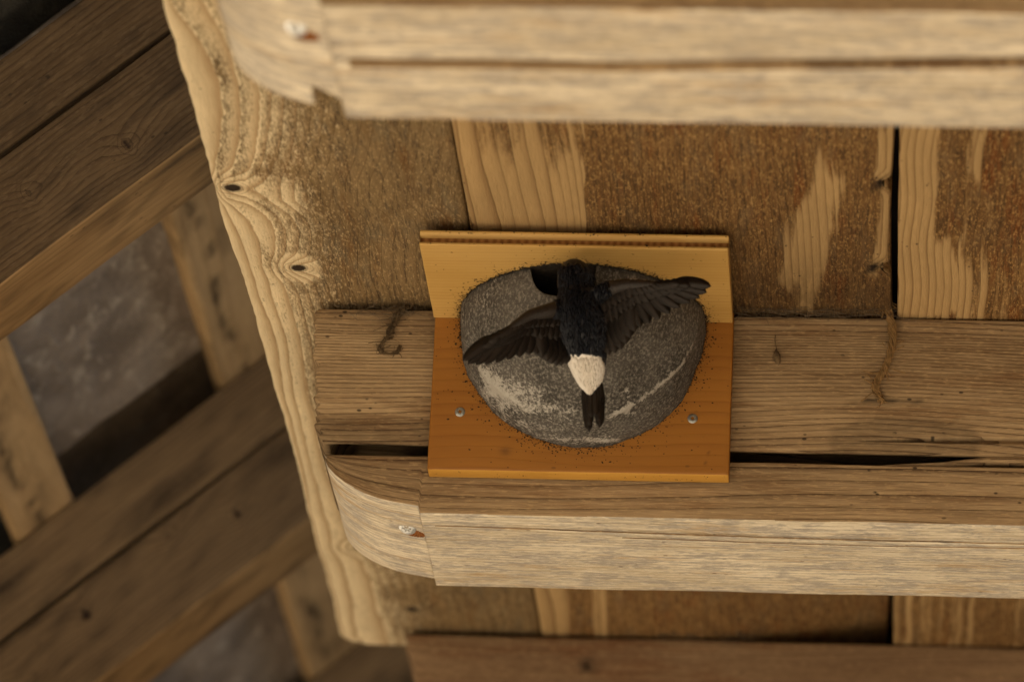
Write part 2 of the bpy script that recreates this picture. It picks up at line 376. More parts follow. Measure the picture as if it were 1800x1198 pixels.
# plank at the verge: bleached wavy strip and two knots
Zp1 = .0195
def contour(pts):
    q = np.array([at(a, c, 2, Zp1)[:2] for a, c in pts]); o = np.argsort(q[:, 1]); return q[o]
c1 = contour([(300, -30), (306, 10), (340, 50), (372, 100), (388, 140), (393, 200), (390, 250), (381, 288), (384, 312), (394, 350), (420, 400), (435, 440), (447, 490), (454, 520), (484, 594), (500, 700), (525, 800), (548, 900), (577, 1000), (605, 1100)])
c2 = contour([(345, -30), (358, 0), (395, 60), (408, 98), (421, 148), (424, 200), (422, 250), (416, 285), (404, 314), (402, 350), (440, 385), (457, 420), (468, 470), (476, 520), (502, 594), (517, 700), (545, 820), (578, 920), (612, 1020), (632, 1120)])
c3 = contour([(372, -30), (385, 0), (415, 80), (440, 120), (459, 162), (457, 220), (449, 280), (436, 314), (438, 350), (475, 380), (488, 405), (487, 440), (491, 484), (506, 520), (528, 594), (541, 700), (568, 820), (612, 920), (652, 1020), (684, 1120)])
kn1 = [tuple(at(412, 330, 2, Zp1)) + (.0064,), tuple(at(525, 471, 2, Zp1)) + (.0060,), tuple(at(632, 962, 2, Zp1)) + (.005,), tuple(at(725, 1070, 2, Zp1)) + (.0060,)]
def ringbase(P):
    x, y = P[:, 0], P[:, 1] + .004 * (fbm(P * np.array([60, 30, 1]), 6) - .5)
    e0 = np.full(len(P), -.2515); e1, e2, e3 = (np.maximum(np.interp(y, c[:, 1], c[:, 0]), -.2495 + .002 * k) for k, c in enumerate((c1, c2, c3)))
    e2 = np.maximum(e2, e1 + .002); e3 = np.maximum(e3, e2 + .002)
    return np.where(x < e1, (x - e0) / (e1 - e0), np.where(x < e2, 1 + (x - e1) / (e2 - e1), np.where(x < e3, 2 + (x - e2) / (e3 - e2), 3 + (x - e3) / .0085)))
YK = at(412, 330, 2, Zp1)[1]
def wear1(P):
    R = ringbase(P); f = R - np.floor(R); n = fbm(P * np.array([240, 110, 1]), 3) - .5; n2 = fbm(P * np.array([40, 18, 1]), 13) - .5
    near = P[:, 1] < YK - .01                                  # toward the camera the inner bands are mottled
    wv = np.where(R < 1, 1.1, np.where(R < 3, np.where(near, .48 + .6 * f ** 1.6, .98 - .2 * (R > 2) * (1 - f)), .62 - .085 * (R - 3)))
    wv = wv - .9 * np.clip(-n2 - .04, 0, 1) * (R > 1)
    rust = .55 * sstep(-.26, -.02, P[:, 1]) * sstep(-.19, -.13, P[:, 0]) * (P[:, 1] < .02)
    wv = wv - rust * (R > 3)
    k = P - np.array(kn1[1][:3]); wv = np.maximum(wv, 1.25 - np.hypot(k[:, 0] / .016, k[:, 1] / .032) ** 2 * .75)
    k = P - np.array(kn1[0][:3]); wv = np.maximum(wv, .95 - np.hypot((k[:, 0] - .010) / .022, k[:, 1] / .030) ** 2 * .6)
    k = P - np.array(at(496, 345, 2, Zp1)); wv = np.maximum(wv, .80 - np.hypot(k[:, 0] / .018, k[:, 1] / .045) ** 2 * .5)
    return np.clip(wv + n * .3, -.2, 1.2)
def ring1(P):
    return ringbase(P) + np.where(ringbase(P) > 3, (fbm(P * np.array([14, 4, 4]), 9) - .5) * 1.0, 0)
def verge(P, V):
    V = V.copy(); y = P[:, 1]
    k = np.clip((-.2 - P[:, 0]) / .05, 0, 1)
    V[:, 0] += k * (.0018 * np.sin(y * 6) + .0009 * np.sin(y * 19 + 1) + .0035 * (fbm(P * np.array([0, 45, 0]) + .3, 77) - .5))
    # softly rounded far corner
    ex, ey = -.2505, .8194; rr = .028
    u, v = (ex + rr) - V[:, 0], V[:, 1] - (ey - rr)
    ins = (u > 0) & (v > 0); d = np.hypot(u, v); s = np.where(ins, np.maximum(u, v) / np.maximum(d, 1e-9), 1)
    V[:, 0] = np.where(ins, (ex + rr) - u * s, V[:, 0]); V[:, 1] = np.where(ins, (ey - rr) + v * s, V[:, 1])
    return V
def mixw(P): return wear1(P)
def stain1(P):
    c = np.exp(-((P[:, 0] - at(519, 250, 2, Zp1)[0] - .002 * np.sin(P[:, 1] * 20)) / .0006) ** 2) * (P[:, 1] < -.12) * (P[:, 1] > -.6)
    return np.clip(c * .9, 0, 1)
timber('plank', (-.2505, -2.25, Zp1), (-.0765, .8194, Zp1 + .026), 1, M_EDGE, boarding, ORG, (.002, .0045, .013), .0035, ring1, wear1, None, kn1, verge, rough=.0007)
# middle wide plank with two stripped patches
Zp2 = .0178
pA = upoly([(792, 200), (1026, 200), (1028, 300), (1031, 420), (833, 420), (832, 395), (800, 330)], Zp2)
pB = upoly([(1376, 490), (1397, 382), (1424, 345), (1440, 285), (1447, 255), (1458, 300), (1474, 318), (1466, 400), (1447, 468), (1424, 548), (1400, 548), (1407, 505)], Zp2)
pC = upoly([(1545, 225), (1580, 225), (1572, 330), (1566, 480), (1530, 480), (1548, 420), (1556, 340), (1535, 300)], Zp2)
pD = upoly([(915, 1020), (1095, 1020), (1090, 1120), (912, 1120)], Zp2)
def wear2(P):
    up = fbm(P * np.array([60, 6, 1]), 31)
    a = .5 + poly_sd(P[:, 0], P[:, 1], pA) / .0012
    a = np.minimum(a, 1.15 - np.clip((-.18 - P[:, 1]) / .09, 0, 1) * (.75 * up + .12))
    c = np.maximum(.62 + poly_sl(P[:, 0], P[:, 1], pB) / .011, .40 + poly_sl(P[:, 0], P[:, 1], pC) / .012 - .25 * up)
    d = np.minimum(.5 + poly_sl(P[:, 0], P[:, 1], pD) / .006, .62 - .3 * up)
    return np.clip(np.maximum(np.maximum(a, c), d), -.5, 1.5)
def ring2(P): return (P[:, 0] + .0035 * np.sin(P[:, 1] * 9 + P[:, 0] * 30)) / (.0052 + .004 * np.clip(P[:, 0] / -.08, 0, 1)) + (fbm(P * np.array([30, 3, 3]), 19) - .5) * 1.6
kn2 = [tuple(at(1552, 322, 2, Zp2)) + (.0045,), tuple(at(1540, 470, 2, Zp2)) + (.0045,)]
def stain_shade2(P):
    y = P[:, 1]; g = np.exp(-((y + .01) / .06) ** 2) * .30 + .16 * sstep(-.30, -.08, y) * (y < .02)  # board darkens towards the middle beam
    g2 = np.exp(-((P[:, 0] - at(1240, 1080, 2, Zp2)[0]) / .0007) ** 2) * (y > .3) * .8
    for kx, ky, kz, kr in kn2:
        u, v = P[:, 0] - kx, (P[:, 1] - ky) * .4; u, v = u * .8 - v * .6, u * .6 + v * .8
        g2 = g2 + 1.2 * np.exp(-(u / .0055) ** 2 - (v / .0022) ** 2)  # chips painted dark to read as shaded holes
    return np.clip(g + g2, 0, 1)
def warp2(P, V):
    V = V.copy(); V[:, 2] += .022 * np.clip((P[:, 0] - .06) / .16, 0, 1) ** 1.5 * sstep(.35, .72, P[:, 1])
    e = P[:, 0] > .2; V[:, 0] += e * (-.0012 + .0012 * np.sin(P[:, 1] * 13) - .006 * np.exp(-((P[:, 1] - kn2[0][1]) / .007) ** 2) * (P[:, 0] > .222) - .008 * np.exp(-((P[:, 1] - kn2[1][1]) / .006) ** 2) * (P[:, 0] > .222))
    return V
timber('plank', (-.0755, -2.25, Zp2), (.2255, 1.9, Zp2 + .026), 1, M_SOFFIT, boarding, ORG, (.003, .008, .013), .0025, ring2, wear2, stain_shade2, kn2, warp2, rough=.0007)
Zp3 = .0152
pE = upoly([(1582, 200), (1648, 200), (1646, 330), (1640, 410), (1682, 425), (1715, 560), (1560, 560)], Zp3)
pF = upoly([(1715, 220), (1740, 220), (1722, 330), (1700, 300)], Zp3)
def wear3(P):
    up = fbm(P * np.array([80, 5, 1]), 41)
    c = .6 + poly_sl(P[:, 0], P[:, 1], pE) / .010 - .25 * up
    low = sstep(-.16, -.02, P[:, 1]) * (.36 - .2 * sstep(.1, .4, P[:, 1])) + .16; c = np.maximum(c, low + .35 * (fbm(P * np.array([120, 7, 1]), 51) - .5))
    return np.clip(np.maximum(c, .30 + poly_sl(P[:, 0], P[:, 1], pF) / .012 - .2 * up), -.3, 1.1)
def ring3(P): return (P[:, 0] + .004 * np.sin(P[:, 1] * 6 + 2) + .0012 * np.sin(P[:, 1] * 40)) / .0054 + (fbm(P * np.array([30, 3, 3]), 29) - .5) * 1.2
timber('plank', (.2283, -2.25, Zp3), (.5500, 1.9, Zp3 + .026), 1, M_SOFFIT, boarding, ORG, (.003, .008, .013), .003, ring3, wear3, None, (), None, rough=.0007)
x0 = .553
for wd in (.21, .24, .2, .26, .22):
    timber('plank', (x0, -2.25, .016), (x0 + wd, 1.9, .042), 1, M_SOFFIT, boarding, ORG, (.03, .1, .026), .002); x0 += wd + .003

# ------------------------------------------------------------------ beams
prof = np.array([at(a, c, 1, .018)[[0, 2]] for a, c in ((570, 797), (571, 806), (577, 820), (589, 834), (605, 847), (622, 857), (640, 866), (665, 875), (690, 881), (712, 885), (735, 889))])
PX0 = prof[0, 0]
ZB, ZG = -.1455, -.1005
def ovolo(x):
    z = np.interp(x, prof[:, 0], prof[:, 1])
    s = sstep(-.1158, -.1142, x); return np.where(x > -.1158, prof[-1, 1] + (ZB - prof[-1, 1]) * s, z)
def make_beam(label, off, cracks, matU, matL, seed, stainfn=None, coarse=1.0, slope=.010, chip=False, split=False):
    ox, oy = off
    org = (PX0 + ox, .018 + oy, ZB)
    root = empty('roof_beam', org, label=label, cat='beam', group='beams carrying the ceiling boarding')
    y0, y1 = .018 + oy, .178 + oy; X1 = 2.4
    # upper timber
    def endcut(P, V):
        V = V.copy(); k = np.clip((PX0 + ox + .25 - P[:, 0]) / .25, 0, 1)
        V[:, 0] += k * (slope * (.0 - (P[:, 2] + .045)) / .11)
        if split:
            V[:, 2] += .024 * (P[:, 2] < -.0875) * (P[:, 1] > y0 + .0078) * (P[:, 1] < y0 + .10) * sstep(PX0 - .002, PX0 + .008, P[:, 0])
            zc = -.0830 + .0025 * np.clip((P[:, 0] - .2) / .1, 0, 1); wc = .0022 * np.clip((P[:, 0] - .205) / .06, 0, 1)
            V[:, 1] += .02 * (np.abs(P[:, 2] - zc) < wc) * (P[:, 1] < y0 + .02)
        e = P[:, 0] < PX0 + ox - .004
        V[:, 0] += e * (fbm(P * np.array([1, 1, 320.]), seed + 4, 2) - .45) * .010
        return V
    def ringU(P):
        x, z = P[:, 0], P[:, 2]; dz = z + .2
        bend = .006 * np.sin(x * 9 + seed) + .004 * np.sin(x * 23 + seed * 2) * np.clip((.0 - z) / .1, 0, 1)
        return (dz + bend) ** 1.0 / (.0046 + .0030 * np.clip(-z / .1, 0, 1)) + (P[:, 1] - y0) / .02 + (fbm(P * np.array([5, 30, 30]), seed) - .5) * 1.2
    timber('timber', (PX0 + ox - .0095, y0, -.0916), (X1, y1, .0135), 0, matU, root, org, (.006 * coarse, .02, .003 * coarse), .002, ringU, None, stainfn, (), endcut, ((), (y0 + .0055, y0 + .0080) if split else (), tuple(np.arange(-.087, -.076, .0007)) if split else ()), rough=.0009)
    # lower plank with a rounded, stepped end
    ex = tuple(prof[:, 0] + ox) + tuple(np.linspace(PX0, -.115, 40) + ox) + (-.1158 + ox, -.1150 + ox, -.1142 + ox)
    ey = []
    for (yf, wd, dp, xs0) in cracks: ey += [yf(0) + oy - wd, yf(0) + oy - wd * .5, yf(0) + oy, yf(0) + oy + wd * .5, yf(0) + oy + wd]
    def shape(P, V):
        V = V.copy(); x = P[:, 0] - ox
        t = (P[:, 2] - ZB) / (ZG - ZB)
        zb = ovolo(x)
        V[:, 2] = np.where(t <= 1, (zb + (ZG - zb) * t) + (V[:, 2] - P[:, 2]) * 1.0, V[:, 2])
        if chip: V[:, 2] += .016 * sstep(-.134, -.128, x) * (x < -.1150) * sstep(y1 - .026, y1 - .020, P[:, 1] - .012 * (x + .13) / .015) * (t < .5)
        for (yf, wd, dp, xs0) in cracks:
            dlt = np.abs((P[:, 1] - oy) - yf(0)); k = np.clip(1 - dlt / wd, 0, 1) ** .7 * sstep(xs0, xs0 + .03, x) * (t < .5)
            V[:, 2] += k * dp; V[:, 1] += (yf(x) - yf(0)) * np.exp(-(dlt / .02) ** 2)
        return V
    def ringL(P):
        return (P[:, 1] - oy + .003 * np.sin(P[:, 0] * 7 + seed) + (fbm(P * np.array([3, 20, 20]), seed + 3) - .5) * .012) / .0058 + P[:, 2] / .009
    def stainL(P):
        x = P[:, 0] - ox; s = np.zeros(len(P))
        s += .5 * np.exp(-((x + .1150) / .0008) ** 2) * (P[:, 2] < ZB + .001)
        return s
    lo_ = timber('plank', (PX0 + ox, y0 + .001, ZB), (X1, y1 + .001, ZG), 0, matU, root, org, (.008 * coarse, .004, .008), .0016, ringL, None, stainL, (), shape, (ex, ey, ()), rough=.0008)
    face_mat(lo_, matL, lambda c, q: (q[:, 2] < -.6) | ((q[:, 0] < -.25) & (q[:, 2] < -.05)))  # undersides paler: sawn wood, partly ground light put into the colour
    return root, org
def st_mid(P):
    x, z = P[:, 0], P[:, 2]; c = at(1500, 708, 1, .018); d = at(1640, 700, 1, .018)
    zl = c[2] + (x - c[0]) / (d[0] - c[0]) * (d[2] - c[2]) + .0016 * np.sin((x - c[0]) * 110)
    s = .9 * np.exp(-((z - zl) / .0009) ** 2) * sstep(c[0] - .012, c[0] + .01, x) * sstep(d[0] + .01, d[0] - .02, x)
    q = at(1590, 745, 1, .018); s = s + .30 * ((z < q[2] + .006 * np.cos((x - q[0]) * 45)) & (np.abs(x - q[0]) < .055))
    s = s + .32 * sstep(-.069, -.073, z + .002 * fbm(P * np.array([20, 1, 60]), 88)) * (x < -.02)
    return np.clip(s, 0, 1)
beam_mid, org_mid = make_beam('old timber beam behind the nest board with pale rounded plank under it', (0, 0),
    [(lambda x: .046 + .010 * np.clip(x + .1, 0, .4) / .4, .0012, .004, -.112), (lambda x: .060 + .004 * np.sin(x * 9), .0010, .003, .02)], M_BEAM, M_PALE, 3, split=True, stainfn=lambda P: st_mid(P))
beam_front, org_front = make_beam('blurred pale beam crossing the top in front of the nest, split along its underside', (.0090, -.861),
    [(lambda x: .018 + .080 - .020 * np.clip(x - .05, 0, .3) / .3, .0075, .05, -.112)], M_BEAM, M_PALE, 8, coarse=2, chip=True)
SEED[0] += 3
def st_back(P):
    c = at(1043, 1170, 1, .766); return np.clip(.9 * np.exp(-(((P[:, 0] - c[0]) / .007) ** 4 + ((P[:, 2] - c[2]) / .007) ** 4)), 0, 1)
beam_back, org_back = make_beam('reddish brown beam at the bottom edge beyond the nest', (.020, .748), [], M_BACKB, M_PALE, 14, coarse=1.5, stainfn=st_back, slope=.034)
V, F = gridbox(np.linspace(.215, .50, 40), np.array([.0215, .028, .034]), np.array([0., .5, 1.]))
fk = np.clip((V[:, 0] - .215) / .10, 0, 1); V[:, 2] = -.0992 + .0045 * np.clip((V[:, 0] - .225) / .08, 0, 1) + (V[:, 2] - .3) * .0052 * fk
V[:, 1] += .004 * (1 - fk); V[:, 2] += .0006 * np.sin(V[:, 0] * 90)
mesh_obj('splinter', V - np.array(org_mid), F, M_BEAM, beam_mid, True, {'grain': V, 'ring': V[:, 2] / .003, 'knot': np.full(len(V), 9.), 'wear': np.zeros(len(V)), 'stain': np.zeros(len(V))})

def screw(parent, org, p, nrm, r, mat=M_STEEL, lobes=6, name='screw'):
    """countersunk head with a star recess"""
    n = Vector(nrm).normalized(); a = n.orthogonal().normalized(); b2 = n.cross(a); V, F = [], []
    seg = 36; rings = [(1.0, -.25), (1.0, .0), (.88, .12), (.62, .2), (None, .2), (None, -.12), (0.0, -.14)]
    for rr, h in rings:
        for k in range(seg):
            an = 2 * math.pi * k / seg
            q = (.40 + .13 * math.cos(lobes * an)) if rr is None else rr
            V.append(Vector(p) + (a * math.cos(an) + b2 * math.sin(an)) * q * r + n * h * r - Vector(org))
    for i in range(len(rings) - 1):
        for k in range(seg):
            k2 = (k + 1) % seg; F.append((i * seg + k, i * seg + k2, (i + 1) * seg + k2, (i + 1) * seg + k))
    return mesh_obj(name, V, F, mat, parent, False)
M_STEELB = simple('bright_zinc', (.80, .80, .76), .3, .6)
def sunk_screw(root, org, px, py, off):
    # a screw sunk askew in the rounded end, torn fibres beside it
    q = at(px, py, 2, prof[-1, 1] + .001); x = q[0]
    z = float(ovolo(np.array([x - off[0]]))[0]); q = at(px, py, 2, z)
    screw(root, org, (q[0], q[1], z - .0002), (-.25, -.55, -1), .0068, M_STEELB)
    # the splintered pocket beside the head: a dark orange lens of torn wood with slivers
    V, F = [], []; n1, n2 = 26, 7
    for i in range(n1 + 1):
        t = i / n1; wd = .0078 * math.sin(math.pi * min(1, max(0, t))) ** .5 + .0003; 
        for k in range(n2):
            v = k / (n2 - 1) * 2 - 1; xx = q[0] - .004 + t * .017; zz = float(ovolo(np.array([xx - off[0]]))[0])
            V.append((xx - org[0], q[1] + .0105 + v * wd + random.uniform(-.0006, .0006) - org[1], zz - .0012 * (1 - v * v) * math.sin(math.pi * t) ** .5 - .0001 + random.uniform(-.0003, .0003) - org[2]))
    for i in range(n1):
        for k in range(n2 - 1): a = i * n2 + k; F.append((a, a + n2, a + n2 + 1, a + 1))
    mesh_obj('torn_fibre', V, F, M_TORN, root, False)
sunk_screw(beam_mid, org_mid, 716, 926, (0, 0))
sunk_screw(beam_front, org_front, 520, 47, (.009, 0))

# ------------------------------------------------------------------ the roof beyond the verge: rafters, battens, slates
AL = math.radians(41.0); RX = Vector((math.cos(AL), 0, math.sin(AL))); RN = Vector((-math.sin(AL), 0, math.cos(AL)))
P0 = Vector((-.4325, 0, .0205))                       # lower front edge of the first rafter
rotR = (0, -AL, 0)
def on_lattice(px, py, n):
    """(along rafter, Y) of a pixel on the plane n above the rafters' underside"""
    d = Vector((CAM_M.T @ ray(px, py)).tolist()); c = Vector(CAM_C.tolist())
    t = ((P0 + RN * n) - c).dot(RN) / d.dot(RN); q = c + d * t - P0
    return q.dot(RX), q.y
raft_y = [(-.84, 'dark rafter out of the picture above the upper left corner'), (0.0, 'dark sloping double rafter across the upper left corner in front of the slates'), (.84, 'brown sloping double rafter across the lower left, behind the open slate bay'), (1.68, 'blurred brown rafter low in the gap under the rounded plank corner')]
for k, (ry, lab) in enumerate(raft_y):
    if k == 0: continue
    o = empty('rafter', P0 + Vector((0, ry, 0)), rotR, label=lab, cat='rafter', group='sloping rafters beyond the verge')
    def ringR(P, k=k): return (P[:, 2] + P[:, 1] * .6 + .004 * np.sin(P[:, 0] * 5 + k) + (fbm(P * np.array([2.5, 20, 20]), 60 + k) - .5) * .02) / .0052
    wdt = .088
    kp = {1: [(150, 505), (60, 330), (230, 250)], 2: [(302, 934), (150, 1080), (55, 1190), (420, 900)], 3: []}[k]; kl, ku = [], []
    for a, c in kp:
        d = Vector(at(a, c, 1, ry).tolist()) - P0; sN, nN = d.dot(RX), d.dot(RN); (kl if nN < .083 else ku).append((sN, 0, nN, .006))
    def stR(P, k=k): return np.clip(.5 * sstep(.60, .78, fbm(P * np.array([9, 30, 30]) + k, 64 + k)) + .35 * sstep(.62, .7, fbm(P * np.array([70, 90, 90]), 74 + k)), 0, 1)
    lo_ = timber('timber', (-1.2, 0, 0), (1.3, wdt, .0815), 0, M_RAFT if k == 1 else M_RAFT2, o, (0, 0, 0), (.02, .01, .006), .002, ringR, None, stR, kl, rough=.0008)
    face_mat(lo_, M_RAFT_LIT, lambda c, q: q[:, 2] < -.6)  # rafter undersides: light from below painted as a tan face
    def gapw(P, V, k=k):
        V = V.copy(); V[:, 2] += .0022 * np.sin(P[:, 0] * 6 + k) * (1 - (P[:, 2] - .086) / .065); return V
    timber('timber', (-1.2, .002 + .004 * (k == 1), .0862), (1.3, wdt + .004, .150), 0, M_RAFT if k == 1 else M_RAFT2, o, (0, 0, 0), (.02, .01, .006), .002, ringR, None, stR, ku, gapw, rough=.0008)
NB0, TB = .152, .022
e1 = [on_lattice(*p, NB0) for p in ((310, 390), (385, 690))]
e2 = [on_lattice(*p, NB0) for p in ((20, 600), (130, 880))]
e3 = [on_lattice(*p, NB0) for p in ((-60, 830), (40, 940))]
s1 = sum(q[0] for q in e1) / 2; s2 = sum(q[0] for q in e2) / 2; s3 = s2 - .062
bat_spans = [(s1, s1 + .11, 'wide tan batten above the rafters close beside the verge plank'), (s3, s2, 'tan batten at the left edge, left of the slate bay'), (s3 - (s1 - s2) - .07, s3 - (s1 - s2), 'batten farther down the slope, left of the picture')]
for q, (a, c, lab) in enumerate(bat_spans[:2]):
    o = empty('batten', P0 + RX * a + RN * NB0, rotR, label=lab, cat='batten', group='battens over the rafters')
    def stB(P, q=q): 
        return np.clip(.75 * np.exp(-((P[:, 0] - .022 - .004 * np.sin(P[:, 1] * 25)) / .006) ** 2) * sstep(.42, .6, fbm(P * np.array([60, 30, 1]), 5 + q)) + .3 * sstep(.55, .75, fbm(P * np.array([50, 14, 1]), 15 + q)), 0, 1)
    timber('batten_wood', (0, -1.4, 0), (c - a, 2.4, TB), 1, M_BATT2, o, (0, 0, 0), (.005, .01, .011), .003, None, None, stB, rough=.001)
# slates in courses lying on the battens
NS = NB0 + TB + .001
j1 = [on_lattice(*p, NS)[1] for p in ((100, 800), (350, 620))]; YJ = sum(j1) / 2
print('slate joint', j1, 'battens', e1, e2, e3)
def slate(name, s0, s1_, y0, y1, n0, th, mat, label, tilt=0, seed=0):
    o_loc = P0 + RX * s0 + RN * n0 + Vector((0, y0, 0))
    xs = lines(0, s1_ - s0, .012, .003); ys = lines(0, y1 - y0, .012, .003); zs = np.array([0, th * .5, th])
    Vv, Ff = gridbox(xs, ys, zs); Q = Vv.copy()
    nn = fbm(Q * np.array([22, 22, 1]) + seed * 3.1, seed, 4) - .5
    Vv[:, 2] += nn * .012 * (Q[:, 2] < th * .6) + tilt * Q[:, 1]
    ed = (Q[:, 1] <= 1e-5) | (Q[:, 1] >= y1 - y0 - 1e-5)
    Vv[:, 1] += ed * (fbm(Q * np.array([40, 1, 1]), seed + 7) - .5) * .008
    ob = mesh_obj(name, Vv, Ff, mat, None, True); ob.location = o_loc; ob.rotation_euler = rotR
    return tag(ob, label, 'slate', 'roof slates beyond the verge', 'thing')
xa, xb, xc = s1 + .35, s1 + .02, s2 - .03
courses = [(-1.4, -.42, M_SLATED, .012), (-.418, .078, M_SLATED, .010), (.08, YJ, M_SLATE, 0), (YJ + .004, YJ + .42, M_SLATEB, .020), (YJ + .424, 2.45, M_SLATE, 0)]
labs = {(2, 1): 'mottled grey stone slate in the open bay at the left', (3, 1): 'dark brown slate under the lower edge of the mottled grey slate',
        (4, 1): 'blurred grey slate in the bay under the second sloping rafter', (1, 1): 'dark slate in the top corner above the first sloping rafter',
        (2, 2): 'dark slate left of the narrow batten at the picture edge', (4, 0): 'brown slate in the gap under the rounded corner of the verge plank', (3, 2): 'dark slate left of the lower end of the narrow batten'}
for ci, (ya, yb, mt, up) in enumerate(courses):
    cols = [(s1 + .045, s1 + .60), (s2 - .035, s1 + .043), (s2 - .60, s2 - .037)]
    for cj, (sa, sb) in enumerate(cols):
        lab = labs.get((ci, cj))
        if not lab: continue
        slate('roof_slate', sa, sb, ya, yb, NS + up, .016, mt if cj == 1 else M_SLATEW if cj == 0 else M_SLATED, lab, 0, ci * 3 + cj)
# cover added over the slates to stop sky light leaking between them
Vb, Fb = gridbox(np.array([-2.2, 2.2]), np.array([-2.3, 3.0]), np.array([0, .03]))
o = mesh_obj('roof', Vb, Fb, M_DARKDECK, None, False); o.location = P0 + RN * (NS + .055); o.rotation_euler = rotR; tag(o, None, None, None, 'structure')

# ------------------------------------------------------------------ nest board
nb = empty('nest_board', (0, 0, 0), label='orange wooden angle board holding the nest, screwed to the beam', cat='nest board')
W2 = .1095
def ringBack(P): return (P[:, 2] + .002 * np.sin(P[:, 0] * 14) + .0018 * np.sin(P[:, 0] * 37 + 1)) / .0085 + (fbm(P * np.array([4, 1, 30]), 71) - .5) * .9
def stBack(P):
    c = at(888, 793, 1, 0); return np.clip(.55 * np.exp(-(((P[:, 0] - c[0]) / .004) ** 2 + ((P[:, 2] - c[2]) / .003) ** 2)) + .5 * np.exp(-((P[:, 0] - at(1241, 800, 1, 0)[0] - (P[:, 2] + .108) * .25) / .0004) ** 2) * (np.abs(P[:, 2] + .107) < .008), 0, 1)
timber('back_board', (-W2 + .0005, 0, -.1180), (W2, .0165, .0095), 0, M_NBACK, nb, (0, 0, 0), (.002, .006, .002), .0012, ringBack, None, stBack, rough=.0002)
# top board with a groove along its front edge
def ringTop(P): return (P[:, 1] + .002 * np.sin(P[:, 0] * 9)) / .0055 + (fbm(P * np.array([4, 40, 1]), 73) - .5) * .8
TT = .0115
def topshape(P, V):
    V = V.copy(); f = P[:, 1] < -.1360
    k = f & (P[:, 2] > .0028) & (P[:, 2] < .0083)
    V[:, 1] += np.where(k, .007, 0)
    return V
SEED[0] += 1
zs_t = (.0022, .0030, .0031, .0055, .0080, .0081, .0088)
timber('top_board', (-W2 - .0005, -.1385, 0), (W2 - .0005, -.0004, TT), 0, M_NTOP, nb, (0, 0, 0), (.002, .002, .02), .0009, ringTop, None, None, (), topshape, ((), (), zs_t), rough=.0002)
b = NB('end_grain_groove'); tc = b.n('ShaderNodeTexCoord'); wv_ = b.n('ShaderNodeTexWave'); wv_.inputs['Scale'].default_value = 1; wv_.inputs['Distortion'].default_value = 2
b.put(wv_.inputs['Vector'], b.vmul(tc.outputs['Object'], (55, 0, 90)))
M_GROOVE = b.finish(b.mix(wv_.outputs[0], (.20, .085, .022), (.36, .18, .055)), .8)
M_NEDGE = wood('lit_orange_edge', (.46, .235, .045), (.58, .33, .075), (.40, .19, .03), .5, 2.5, bump=.0001, rough=.55, gam=1.1, gain=1.05)
face_mat(bpy.data.objects['back_board'], M_NEDGE, lambda c, q: q[:, 2] < -.7)  # down-facing edge of the same board, its light put into the colour
face_mat(bpy.data.objects['top_board'], M_GROOVE, lambda c, q: (c[:, 1] < -.128) & (c[:, 2] > .0026) & (c[:, 2] < .0084) & (q[:, 1] < -.3))
for px, py in ((808.5, 723.5), (1217.5, 735)):
    q = at(px, py, 1, -.0003); screw(nb, (0, 0, 0), q, (0, -1, 0), .0037)

